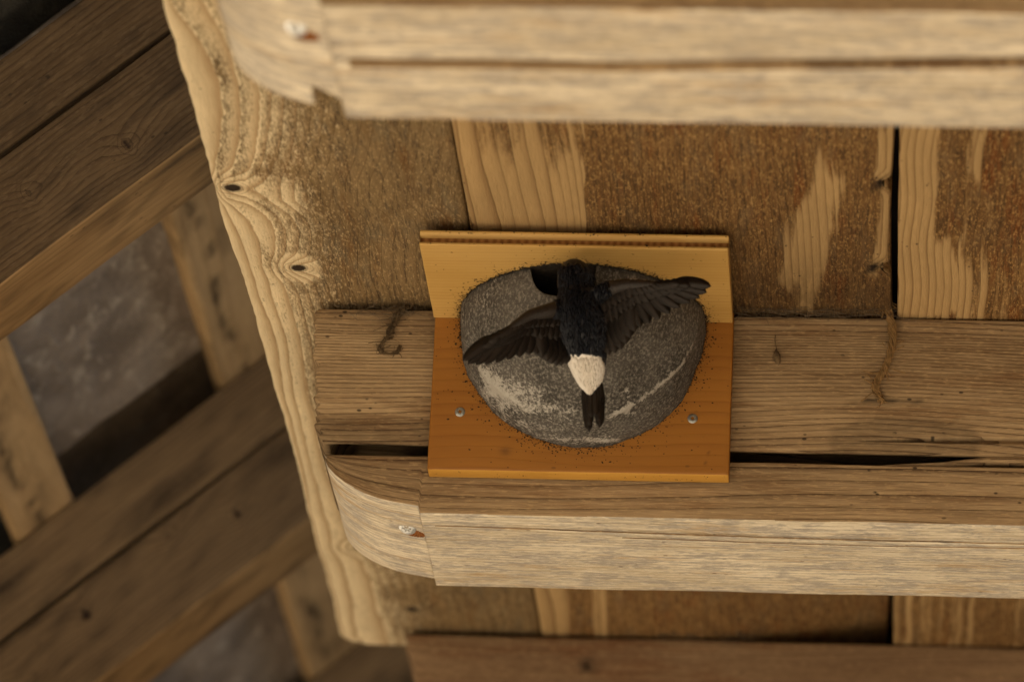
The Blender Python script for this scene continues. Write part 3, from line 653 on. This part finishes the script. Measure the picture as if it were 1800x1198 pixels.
# ------------------------------------------------------------------ nest cup
A_, B_, C_ = .0900, .1085, .0975
NU, NV = 300, 110
def nest_shell(off):
    us = np.linspace(0, math.pi, NU); pts = np.zeros((NU, NV, 3))
    a, b2, c = A_ - off, B_ - off, C_ - off
    for i, u in enumerate(us):
        x = a * math.cos(u); e = ((x + .0092) / .0238); z0 = 0.0
        if abs(e) < 1 and math.sin(u) > .5: z0 = -.0235 * (1 - abs(e) ** 2.6) ** .45
        v0 = math.asin(min(.99, -z0 / c))
        v = v0 + (math.pi / 2 - v0) * np.linspace(0, 1, NV)
        cv = np.cos(v) ** (.90 - .12 * (1 + math.cos(u)) / 2)
        pts[i, :, 0] = a * math.cos(u) * cv; pts[i, :, 1] = -b2 * math.sin(u) * cv; pts[i, :, 2] = -c * np.sin(v)
    return pts
def nest():
    o_, i_ = nest_shell(0), nest_shell(.0075)
    P = np.concatenate([o_.reshape(-1, 3), i_.reshape(-1, 3)])
    n = NU * NV; I = np.arange(n).reshape(NU, NV)
    q = np.stack([I[:-1, :-1], I[1:, :-1], I[1:, 1:], I[:-1, 1:]], -1).reshape(-1, 4)
    rim = np.stack([I[:-1, 0], I[:-1, 0] + n, I[1:, 0] + n, I[1:, 0]], -1)
    F = np.concatenate([q, q[:, ::-1] + n, rim])
    nrm = P / np.array([A_, B_, C_]) ** 2; nrm /= np.linalg.norm(nrm, axis=1, keepdims=True) + 1e-9
    V = P.copy()
    hgt = (fbm(P * 24, 101, 4) - .5) * .0075 + (fbm(P * 130, 102, 3) - .5) * .0018
    # a shallow hollow on the right flank and a ridge round the foot
    hgt -= .0035 * np.exp(-(((P[:, 0] - .045) / .016) ** 2 + ((P[:, 2] + .052) / .024) ** 2))
    er = np.sqrt((P[:, 0] / A_) ** 2 + (P[:, 2] / C_) ** 2)
    hgt += .0018 * np.exp(-((er - .95) / .02) ** 2)
    top = np.clip(-P[:, 2] / .004, 0, 1) * np.clip(-P[:, 1] / .006, 0, 1)
    V += nrm * (hgt * np.where(P[:, 2] > -.03, .5, 1))[:, None]
    V[:, 2] = np.minimum(V[:, 2], -.0003); V[:, 1] = np.minimum(V[:, 1], -.0004)
    x, z = P[:, 0], P[:, 2]
    qx, qu = x / (.000415 * .985) + 1026, 563 - (.371 * -P[:, 1] + .9286 * z) / (.000415 * .985)      # lime scuffs laid out on the cup as seen from below
    def bl(cx, cy, rx, ry, k=1): return k * np.exp(-(((qx - cx) / rx) ** 2 + ((qu - cy) / ry) ** 2))
    lime = bl(888, 700, 42, 42, .42) + bl(868, 662, 24, 34, .32) + bl(950, 690, 45, 26, .34) + bl(990, 716, 60, 9, .36) + bl(930, 752, 60, 15, .32) + bl(1000, 770, 80, 7, .42)
    lime += bl(850, 500, 60, 45, .12) + bl(1075, 772, 45, 6, .36) + bl(1117, 700, 6, 26, .42) + bl(1130, 728, 20, 7, .3) + bl(1090, 620, 30, 26, .16) + bl(1140, 590, 30, 30, .10) + bl(865, 560, 45, 70, .16)
    lime += .55 * np.exp(-((er - .952) / .013) ** 2) * sstep(.012, .03, x) * (.35 + 1.1 * fbm(P * 70, 108, 3)) * (z < -.02) + .16 * np.exp(-((er - .95) / .02) ** 2) * (x < .015)
    lime *= 1.05
    lime -= .12 * sstep(-.01, .03, x) * (z > -.05)
    dirt_shade = np.clip(1 - er * 0, 0, 0) + .85 * np.exp(-np.maximum(-P[:, 2], 0) / .0035) * (fbm(P * 200, 104) > .38) + .8 * np.exp(-np.maximum(-P[:, 1], 0) / .004) * (fbm(P * 200, 105) > .42)
    dirt_shade[n:] = .85  # inner wall painted dark, standing for the shade in the cup
    o = mesh_obj('bird_nest', V, F, M_NEST, None, True, {'grain': P, 'lime': lime, 'dirt_shade': np.clip(dirt_shade, 0, .95)})
    tag(o, 'rough grey mud nest cup with a notch entrance fixed to the orange board', 'nest')
nest()
# near-black sheet under the board paints the shade inside the cup 
b = NB('entrance_shade'); tc = b.n('ShaderNodeTexCoord'); nn = b.noise(tc.outputs['Object'], 350, 4, .7)
M_HOLE_SHADE = b.finish(b.mix(b.rng(nn, .35, .65), (.012, .009, .006), (.035, .025, .016)), .95, nn, .001)
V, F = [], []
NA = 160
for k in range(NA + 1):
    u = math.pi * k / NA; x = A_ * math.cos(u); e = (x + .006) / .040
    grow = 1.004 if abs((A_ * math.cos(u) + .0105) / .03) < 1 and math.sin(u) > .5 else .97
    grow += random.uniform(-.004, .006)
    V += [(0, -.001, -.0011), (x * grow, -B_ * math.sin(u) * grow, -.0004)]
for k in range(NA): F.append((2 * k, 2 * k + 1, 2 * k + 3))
tag(mesh_obj('shade_sheet', V, F, M_HOLE_SHADE, bpy.data.objects['bird_nest'], False), 'dark sheet painting the shade inside the entrance')

# ------------------------------------------------------------------ dark crumbs round the nest
def crumbs():
    pts = []
    def add(p, n): pts.append((p, n))
    for _ in range(480):
        an = random.uniform(0, math.pi); d = 1 + random.expovariate(1) * .045
        x, z = A_ * 1.0 * math.cos(an) * d, -(C_ + .002) * math.sin(an) * d
        if abs(x) < W2 - .002 and -.116 < z < -.001: add((x, -.0002, z), 1)
    for _ in range(520):
        an = random.uniform(0, math.pi); d = 1 + random.expovariate(1) * .04
        x, y = A_ * math.cos(an) * d, -B_ * math.sin(an) * d
        if abs(x) < W2 - .002 and y > -.136: add((x, y, -.0002), 2)
    for _ in range(2600):
        an = random.uniform(0, math.pi); d = .985 + random.expovariate(1) * .012
        add((A_ * math.cos(an) * d, -B_ * math.sin(an) * d, -.0003), 2)
    for _ in range(1800):
        an = random.uniform(0, math.pi); d = .985 + random.expovariate(1) * .011
        add((A_ * math.cos(an) * d, -.0003, -(C_ + .001) * math.sin(an) * d), 1)
    for _ in range(130): add((random.uniform(-W2, W2) * .98, -.0002, random.uniform(-.116, -.002)), 1)
    for _ in range(110): add((random.uniform(-W2, W2) * .98, random.uniform(-.133, -.002), -.0002), 2)
    for _ in range(60): add((random.uniform(-W2, W2) * .98, -.1386, random.choice((.0016, .0100)) + random.uniform(-.0008, .0008)), 1)
    for _ in range(40): add((random.uniform(-W2, W2) * .98, random.uniform(.002, .014), -.1182), 2)
    V, F = [], []
    for p, n in pts:
        if n == 1 and p[1] > -.1 and (p[0] / A_) ** 2 + (p[2] / C_) ** 2 < .95: continue
        if n == 2 and p[2] > -.1 and (p[0] / A_) ** 2 + (p[1] / B_) ** 2 < .95: continue
        b0 = len(V); s = random.uniform(.00018, .00050) * (1.5 if random.random() < .12 else 1); an = random.gauss(0, .5); el_ = random.uniform(1, 2.3)
        ca, sa = math.cos(an), math.sin(an)
        for (u, v, h) in ((el_, 0, 0), (0, 1, 0), (-el_, 0, 0), (0, -1, 0), (0, 0, .7)):
            uu, vv = (u * ca - v * sa) * s, (u * sa + v * ca) * s
            if n == 1: V.append((p[0] + uu, p[1] - h * s, p[2] + vv))
            else: V.append((p[0] + uu, p[1] + vv, p[2] - h * s))
        F += [(b0, b0 + 1, b0 + 4), (b0 + 1, b0 + 2, b0 + 4), (b0 + 2, b0 + 3, b0 + 4), (b0 + 3, b0, b0 + 4)]
    o = mesh_obj('crumbs', V, F, M_SPECK, None, False); tag(o, 'black mud crumbs and droppings peppered around the nest on the board', 'crumbs', None, 'stuff')
crumbs()

# ------------------------------------------------------------------ the bird
YB = -.134
def bp(px, py, y=YB): return Vector(at(px, py, 1, y).tolist())
SC = .000415
bird = empty('bird', bp(1025, 600), label='dark house martin with spread wings and white rump at the nest entrance', cat='bird')
BO = bp(1025, 600)
rows = [(456, 1010, 3, 0), (459, 1010, 13, 0), (465, 1010, 22, .001), (475, 1011, 29, .001), (487, 1012, 32.5, 0), (500, 1012, 33, 0), (512, 1013, 32, -.001), (524, 1016, 35, -.002), (540, 1019, 39, -.003),
        (560, 1022, 42, -.003), (582, 1025, 43, -.002), (602, 1027, 42, 0), (620, 1029, 36, .001), (636, 1031, 31.5, .002), (652, 1033.5, 26.5, .003), (668, 1036, 20, .004), (684, 1039, 13, .005), (698, 1042, 9, .006), (708, 1043, 4, .006)]
def body_mesh():
    V, F = [], []; seg = 28
    for (py, px, hw, dy) in rows:
        c = bp(px, py) + Vector((0, dy, 0)) - BO; r = hw * SC * .967
        for k in range(seg):
            an = 2 * math.pi * k / seg; V.append(c + Vector((math.cos(an) * r, math.sin(an) * r * 1.02, 0)))
    for i in range(len(rows) - 1):
        for k in range(seg):
            k2 = (k + 1) % seg; F.append((i * seg + k, i * seg + k2, (i + 1) * seg + k2, (i + 1) * seg + k))
    F.append(tuple(range(seg))[::-1]); F.append(tuple((len(rows) - 1) * seg + k for k in range(seg)))
    def arm(pts, rad):
        nonlocal V, F
        t, f = tube([[p - BO for p in pts]], rad, 10); b0 = len(V); V += t; F += [tuple(b0 + q for q in ff) for ff in f]
    return V, F, arm
LW = [(1000, 548, -.136), (985, 543, -.143), (962, 548, -.147), (932, 555, -.150), (905, 572, -.152), (880, 590, -.153)]
RW = [(1038, 535, -.136), (1052, 520, -.143), (1078, 506, -.147), (1106, 500, -.150), (1140, 500, -.151), (1175, 501, -.151)]
V, F, arm = body_mesh()
def densify(w_): 
    pts = [bp(*q) for q in w_]; out = []
    for a, c in zip(pts[:-1], pts[1:]):
        for t in (0, .25, .5, .75): out.append(a.lerp(c, t))
    return out + [pts[-1]]
arm(densify(LW), lambda t: .0068 * (1 - t) ** .7 + .0012); arm(densify(RW), lambda t: .0068 * (1 - t) ** .7 + .0012)
tmp = mesh_obj('body_tmp', [tuple(v) for v in V], F, None, None)
md = tmp.modifiers.new('r', 'REMESH'); md.mode = 'VOXEL'; md.voxel_size = .0011
sm = tmp.modifiers.new('s', 'SMOOTH'); sm.factor = .5; sm.iterations = 4
dg = bpy.context.evaluated_depsgraph_get(); me = bpy.data.meshes.new_from_object(tmp.evaluated_get(dg))
bpy.data.objects.remove(tmp)
nv = len(me.vertices); co = np.zeros(nv * 3, np.float32); me.vertices.foreach_get('co', co); co = co.reshape(-1, 3)
b = NB('martin_body'); g = b.attr('grain', False)
f_ = b.noise(b.vmul(g, (1, 1, .35)), 900, 3, .6); zz = b.attr('zone')
col = b.mix(b.rng(f_, .3, .7), (.0035, .0036, .0062), (.009, .010, .016))
brn = b.mix(b.rng(f_, .3, .7), (.010, .0062, .0042), (.024, .015, .010)); col = b.mix(b.attr('wingzone'), col, brn)
col = b.mix(b.rng(b.m_('ADD', zz, b.m_('MULTIPLY', b.m_('SUBTRACT', f_, .5), .5)), .42, .58), col, b.mix(b.rng(f_, .3, .7), (.76, .69, .61), (.90, .85, .77)))
M_BODY = b.finish(col, .5, f_, .0006, .4)
zrump0, zrump1 = (bp(1030, 634) - BO).z, (bp(1042, 697) - BO).z
z_ = co[:, 2] + .0065 * (fbm(co * np.array([420, 300, 50]), 5) - .5) + .10 * np.abs(co[:, 0] - .002) * (np.abs(co[:, 0] - .002) > .012)
xr = np.abs(co[:, 0] - (bp(1035, 650) - BO).x)
zr1 = zrump1 - .0010 + 1.35 * xr
zone = sstep(zrump0 + .0012, zrump0 - .0012, z_ - .5 * np.clip(xr - .010, 0, 1)) * sstep(zr1 - .001, zr1 + .001, co[:, 2] + .002 * (fbm(co * 400, 6) - .5))
belly = sstep(.004, .010, co[:, 1]) * (np.abs(co[:, 0]) < .02) * sstep((bp(1012, 505) - BO).z, (bp(1012, 520) - BO).z, co[:, 2])
zone = np.maximum(zone, belly)
nape = .52 * np.exp(-((co[:, 2] - (bp(1012, 507) - BO).z) / .0022) ** 2) * (fbm(co * 420, 8) > .6) * (co[:, 1] < 0)
zone = np.maximum(zone, nape)
me.polygons.foreach_set('use_smooth', np.full(len(me.polygons), True))
for an, av in (('grain', co), ('zone', zone), ('wingzone', sstep(.013, .02, np.abs(co[:, 0] + .001)))):
    av = np.asarray(av, np.float32)
    a = me.attributes.new(an, 'FLOAT_VECTOR' if av.ndim == 2 else 'FLOAT', 'POINT'); a.data.foreach_set('vector' if av.ndim == 2 else 'value', av.ravel())
me.materials.clear(); me.materials.append(M_BODY); me.name = 'body'
body = bpy.data.objects.new('body', me); COL.objects.link(body); body.parent = bird

def feather(root, tip, width, bend=(0, 0, 0), up=Vector((0, -1, 0)), n=9, camber=.12, tipround=.5):
    """closed lens-section vane with a raised shaft: returns verts, faces, grain"""
    root, tip = Vector(root), Vector(tip); mid = (root + tip) / 2 + Vector(bend); V, F, G = [], [], []
    L = (tip - root).length
    for i in range(n + 1):
        t = i / n; p = root * (1 - t) ** 2 + mid * 2 * t * (1 - t) + tip * t * t
        tg = ((mid - root) * 2 * (1 - t) + (tip - mid) * 2 * t).normalized(); sd = tg.cross(up).normalized(); nn = sd.cross(tg).normalized()
        wv = width * min(1, .35 + 2.2 * t) * (max(0.0, 1 - max(0, (t - (1 - tipround)) / tipround) ** 2.2)) ** .6 + .00012
        th = .00022
        for (s, h) in ((-.5, -camber * .5), (-.06, th / max(width, 1e-5)), (0, th * 2.4 / max(width, 1e-5)), (.06, th / max(width, 1e-5)), (.5, -camber * .5), (0, -th / max(width, 1e-5))):
            V.append(p + sd * s * wv * 2 * .5 + nn * h * (wv if abs(s) > .3 else width)); G.append((t * L, s * wv, 0))
    for i in range(n):
        for k in range(6):
            k2 = (k + 1) % 6; F.append((i * 6 + k, (i + 1) * 6 + k, (i + 1) * 6 + k2, i * 6 + k2))
    F.append(tuple(range(6))); F.append(tuple(n * 6 + k for k in range(6))[::-1])
    return V, F, G
def add_feather(name, root, tip, width, mat, bend=(0, 0, 0), lift=0, n=9, tipround=.5):
    V, F, G = feather(Vector(root) - BO, Vector(tip) - BO, width, bend, n=n, tipround=tipround)
    o = mesh_obj(name, V, F, mat, bird, True, {'grain': np.array([tuple(g) for g in G]) + np.array([lift * 7, random.random() * 9, 0])}); return o
def wing(arm_pts, prim, sec, sgn):
    A = [bp(*q) for q in arm_pts]; wrist, hand = A[3], A[5]
    m = len(prim)
    for k, (px, py, y) in enumerate(prim):                # outermost first
        t = k / (m - 1); root = hand.lerp(wrist, t ** .8) ; tip = bp(px, py, y)
        add_feather('primary_feather', root + Vector((0, .0006 * k, 0)), tip, .0112, M_FEATHER, (0, -.001, .0035 * (1 - t)), k, 12, .62)
    m2 = len(sec)
    for k, (px, py, y) in enumerate(sec):
        t = k / (m2 - 1); root = A[3].lerp(A[1], t); tip = bp(px, py, y)
        add_feather('secondary_feather', root + Vector((0, .0006 * (m + k) - .002, 0)), tip, .0135, M_FEATHER, (-sgn * .002, -.002, 0), k, 9, .4)
    # two rows of coverts over the feather roots
    tips = [bp(*q) for q in prim] + [bp(*q) for q in sec]
    roots = [hand.lerp(wrist, (k / (m - 1)) ** .8) for k in range(m)] + [A[3].lerp(A[1], k / (m2 - 1)) for k in range(m2)]
    for row, (fr, wd, dy) in enumerate(((.50, .0088, -.0018), (.30, .0082, -.0032))):
        for k in range(len(tips)):
            rr = roots[k] + Vector((0, dy + .0002 * k, 0)); tp = roots[k].lerp(tips[k], fr * random.uniform(.92, 1.08)) + Vector((0, dy + .001, 0))
            add_feather('covert_feather', rr, tp, wd, M_FEATHER, (0, -.001, 0), k, 6, .5)
wing(LW, [(813, 634, -.160), (822, 640, -.158), (836, 642, -.157), (853, 641, -.156), (872, 638, -.154), (892, 633, -.152), (912, 628, -.150), (930, 624, -.148), (944, 623, -.146)],
     [(953, 628, -.145), (962, 635, -.144), (970, 640, -.143), (979, 643, -.142), (987, 643, -.141), (996, 640, -.140), (1002, 630, -.140)], -1)
wing(RW, [(1250, 503, -.156), (1243, 514, -.155), (1230, 523, -.154), (1214, 532, -.153), (1196, 541, -.152), (1178, 551, -.150), (1160, 561, -.149), (1142, 569, -.147), (1126, 575, -.146)],
     [(1116, 583, -.145), (1108, 594, -.144), (1101, 605, -.143), (1093, 614, -.142), (1082, 621, -.141), (1071, 624, -.140), (1062, 618, -.139)], 1)
for k, (rx, tx, ty) in enumerate(((1026, 1036, 759), (1031, 1037, 748), (1036, 1040, 733), (1044, 1047, 731), (1050, 1052, 742), (1055, 1054, 752))):
    add_feather('tail_feather', bp(rx + 1, 672, YB + .003), bp(tx, ty, YB - .001 - .0004 * min(k, 5 - k)), .0066, M_FEATHER, (0, 0, 0), k, 9, .3)
# small body feathers laid like shingles
def plumage(name, n, cond, mat, ln, wd, label=None):
    nm = np.zeros(nv * 3, np.float32); me.vertices.foreach_get('normal', nm); nm = nm.reshape(-1, 3)
    idx = np.where(cond & (nm[:, 1] < .35))[0]; Vs, Fs, Gs = [], [], []
    for i in RNG.choice(idx, n):
        p, q = Vector(co[i].tolist()), Vector(nm[i].tolist()); dirv = Vector((random.gauss(0, .18), 0, -1)); dirv = (dirv - q * dirv.dot(q)).normalized()
        L = ln * random.uniform(.7, 1.2); tip = p + dirv * L + q * (.0001 + random.uniform(0, .0003))
        v, f, g = feather(p - q * .0003, tip, wd * random.uniform(.7, 1.1), q * .0009, up=q, n=4, tipround=.6)
        b0 = len(Vs); Vs += v; Gs += [(a[0] + i * .1, a[1] + i, 0) for a in g]; Fs += [tuple(b0 + z for z in ff) for ff in f]
    o = mesh_obj(name, Vs, Fs, mat, bird, True, {'grain': np.array(Gs)}); o['kind'] = 'stuff'
    if label: o['label'] = label
inbody = np.abs(co[:, 0]) < .0185
plumage('plumage', 1500, inbody & (co[:, 2] > zrump0 + .004) & (co[:, 2] < (bp(1012, 470) - BO).z), M_BLUE, .0046, .0019, 'glossy blue black plumage of the back')
plumage('plumage', 700, inbody & (zone > .9) & (co[:, 1] < .004) & (co[:, 2] > zr1 + .0035), M_WHITE, .0042, .0014, 'white plumage of the rump')
tuft = []
# beak and eyes on the side turned to the nest
hd = bp(1011, 484) - BO
def cone_(name, p, d, r, L, mat):
    V, F = tube([[Vector(p), Vector(p) + Vector(d) * L * .5, Vector(p) + Vector(d) * L]], lambda t: r * (1 - t * .93), 10); return mesh_obj(name, V, F, mat, bird, True)
M_BEAK = simple('black_beak', (.012, .010, .009), .35, 0, .5)
cone_('beak', hd + Vector((0, .0115, -.001)), (0, .93, -.3), .0024, .0065, M_BEAK)
for s in (-1, 1):
    V, F = [], []; c = hd + Vector((s * .0108, .0066, .0015))
    for i in range(7):
        for k in range(12):
            th_, ph = math.pi * (i + .01) / 6.02, 2 * math.pi * k / 12; V.append(c + Vector((math.sin(th_) * math.cos(ph), math.sin(th_) * math.sin(ph), math.cos(th_))) * .0016)
    for i in range(6):
        for k in range(12): F.append((i * 12 + k, i * 12 + (k + 1) % 12, (i + 1) * 12 + (k + 1) % 12, (i + 1) * 12 + k))
    mesh_obj('eye', V, F, M_BEAK, bird, True)

# ------------------------------------------------------------------ twine, cobwebs and husk on the beam face
M_FIBREG = simple('golden_fibre', (.25, .145, .055), .95)
M_FIBRED = simple('dark_fibre', (.115, .074, .036), .95)  # left twine's shadow put into its colour; the husk shares it
def strands(name, px_pts, n, spread, rad, label, cat, y=.0155, fray=0, mat=None):
    base = [Vector(at(a, c, 1, y).tolist()) for a, c in px_pts]; paths = []
    def samp(t):
        f = t * (len(base) - 1); i = min(int(f), len(base) - 2); u = f - i
        p0, p1, p2, p3 = base[max(i - 1, 0)], base[i], base[i + 1], base[min(i + 2, len(base) - 1)]
        return .5 * ((2 * p1) + (p2 - p0) * u + (2 * p0 - 5 * p1 + 4 * p2 - p3) * u * u + (3 * p1 - p0 - 3 * p2 + p3) * u ** 3)
    for k in range(n):
        ph = random.uniform(0, 6.28); sp = spread * random.uniform(.4, 1.2); fq = random.uniform(2, 6); a0, b0 = (0, 1) if random.random() < .6 else sorted((random.random(), random.random()))
        if b0 - a0 < .15: b0 = min(1, a0 + .3)
        pts = []
        for j in range(22):
            t = a0 + (b0 - a0) * j / 21; an = ph + fq * 6.28 * t
            pts.append(samp(t) + Vector((math.cos(an) * sp, math.sin(an) * sp * .5 - .001, math.sin(an * .7) * sp * .6)))
        paths.append(pts)
    for k in range(fray):
        p = samp(random.random()); d = Vector((random.gauss(0, 1), random.gauss(-.3, .3), random.gauss(0, 1))).normalized(); L = random.uniform(.004, .014); c = Vector((random.gauss(0, .003), -.001, random.gauss(0, .003)))
        paths.append([p + d * L * t + c * t * t for t in (0, .25, .5, .75, 1)])
    V, F = tube(paths, rad, 4); o = mesh_obj(name, V, F, mat or M_FIBRE, None, True)
    return tag(o, label, cat)
strands('twine', [(716, 540), (704, 552), (693, 570), (684, 590), (672, 602), (667, 612), (672, 620), (686, 623), (697, 620), (703, 608)], 18, .0014, .00032, 'frayed twine with a hooked loop hanging on the beam, left of the nest board', 'twine', fray=22, mat=M_FIBRED)
strands('twine', [(708, 540), (697, 560), (688, 580), (682, 595)], 26, .0028, .0002, 'fuzzy tuft of fibre at the top of the left twine', 'twine', fray=20, mat=M_FIBRED)
strands('twine', [(1545, 500), (1556, 530), (1565, 560), (1569, 590), (1566, 620), (1556, 645), (1545, 668), (1538, 684), (1546, 698), (1548, 706)], 36, .0030, .00042, 'long ragged twine hanging down the beam below the plank gap, right of the nest', 'twine', fray=30, mat=M_FIBREG)
hp = [Vector(at(a, c, 1, .0150).tolist()) for a, c in ((1363, 588), (1362, 598), (1364, 608), (1365, 616))]
hb = [Vector(at(a, c, 1, .0130).tolist()) for a, c in ((1364, 614), (1364.5, 619), (1365, 625), (1366, 631), (1368, 637), (1369, 641))]
V, F = tube([hp], .00035, 5); V2, F2 = tube([hb], lambda t: .0002 + .0024 * math.sin(math.pi * min(1, t * .96 + .02)) ** .8 * random.uniform(.75, 1.2), 9)
F += [tuple(len(V) + q for q in f) for f in F2]; V += V2
tag(mesh_obj('husk', V, F, M_FIBRED, None, True), 'small dark husk hanging by a thread on the beam, right of the nest board', 'husk')
paths = []
for k in range(150):
    px = random.choice([random.uniform(610, 755), random.uniform(1290, 1570), random.uniform(1290, 1570)]); p = Vector(at(px, random.uniform(541, 556), 1, .0145).tolist()); p2 = p + Vector((random.gauss(0, .018), random.gauss(-.004, .006), random.gauss(-.001, .004)))
    c = (p + p2) / 2 + Vector((random.gauss(0, .004), -.002, random.gauss(-.002, .003))); paths.append([p * (1 - t) ** 2 + c * 2 * t * (1 - t) + p2 * t * t for t in (0, .2, .4, .6, .8, 1)])
V, F = tube(paths, .00016, 4); tag(mesh_obj('cobweb', V, F, M_WEB, None, True), 'dusty cobweb threads along the gap above the beam', 'cobweb', None, 'stuff')
paths = []
for k in range(70):
    px = random.uniform(1150, 1330); p = Vector(at(px, random.uniform(1100, 1116), 1, .762).tolist()); p2 = p + Vector((random.gauss(0, .012), random.gauss(-.004, .006), random.gauss(0, .006)))
    paths.append([p.lerp(p2, t) + Vector((0, 0, .003 * math.sin(t * 6 + k))) for t in (0, .25, .5, .75, 1)])
V, F = tube(paths, .0003, 4); tag(mesh_obj('cobweb', V, F, M_WEB, None, True), 'blurred cobweb lint in the gap above the lowest beam', 'cobweb', None, 'stuff')
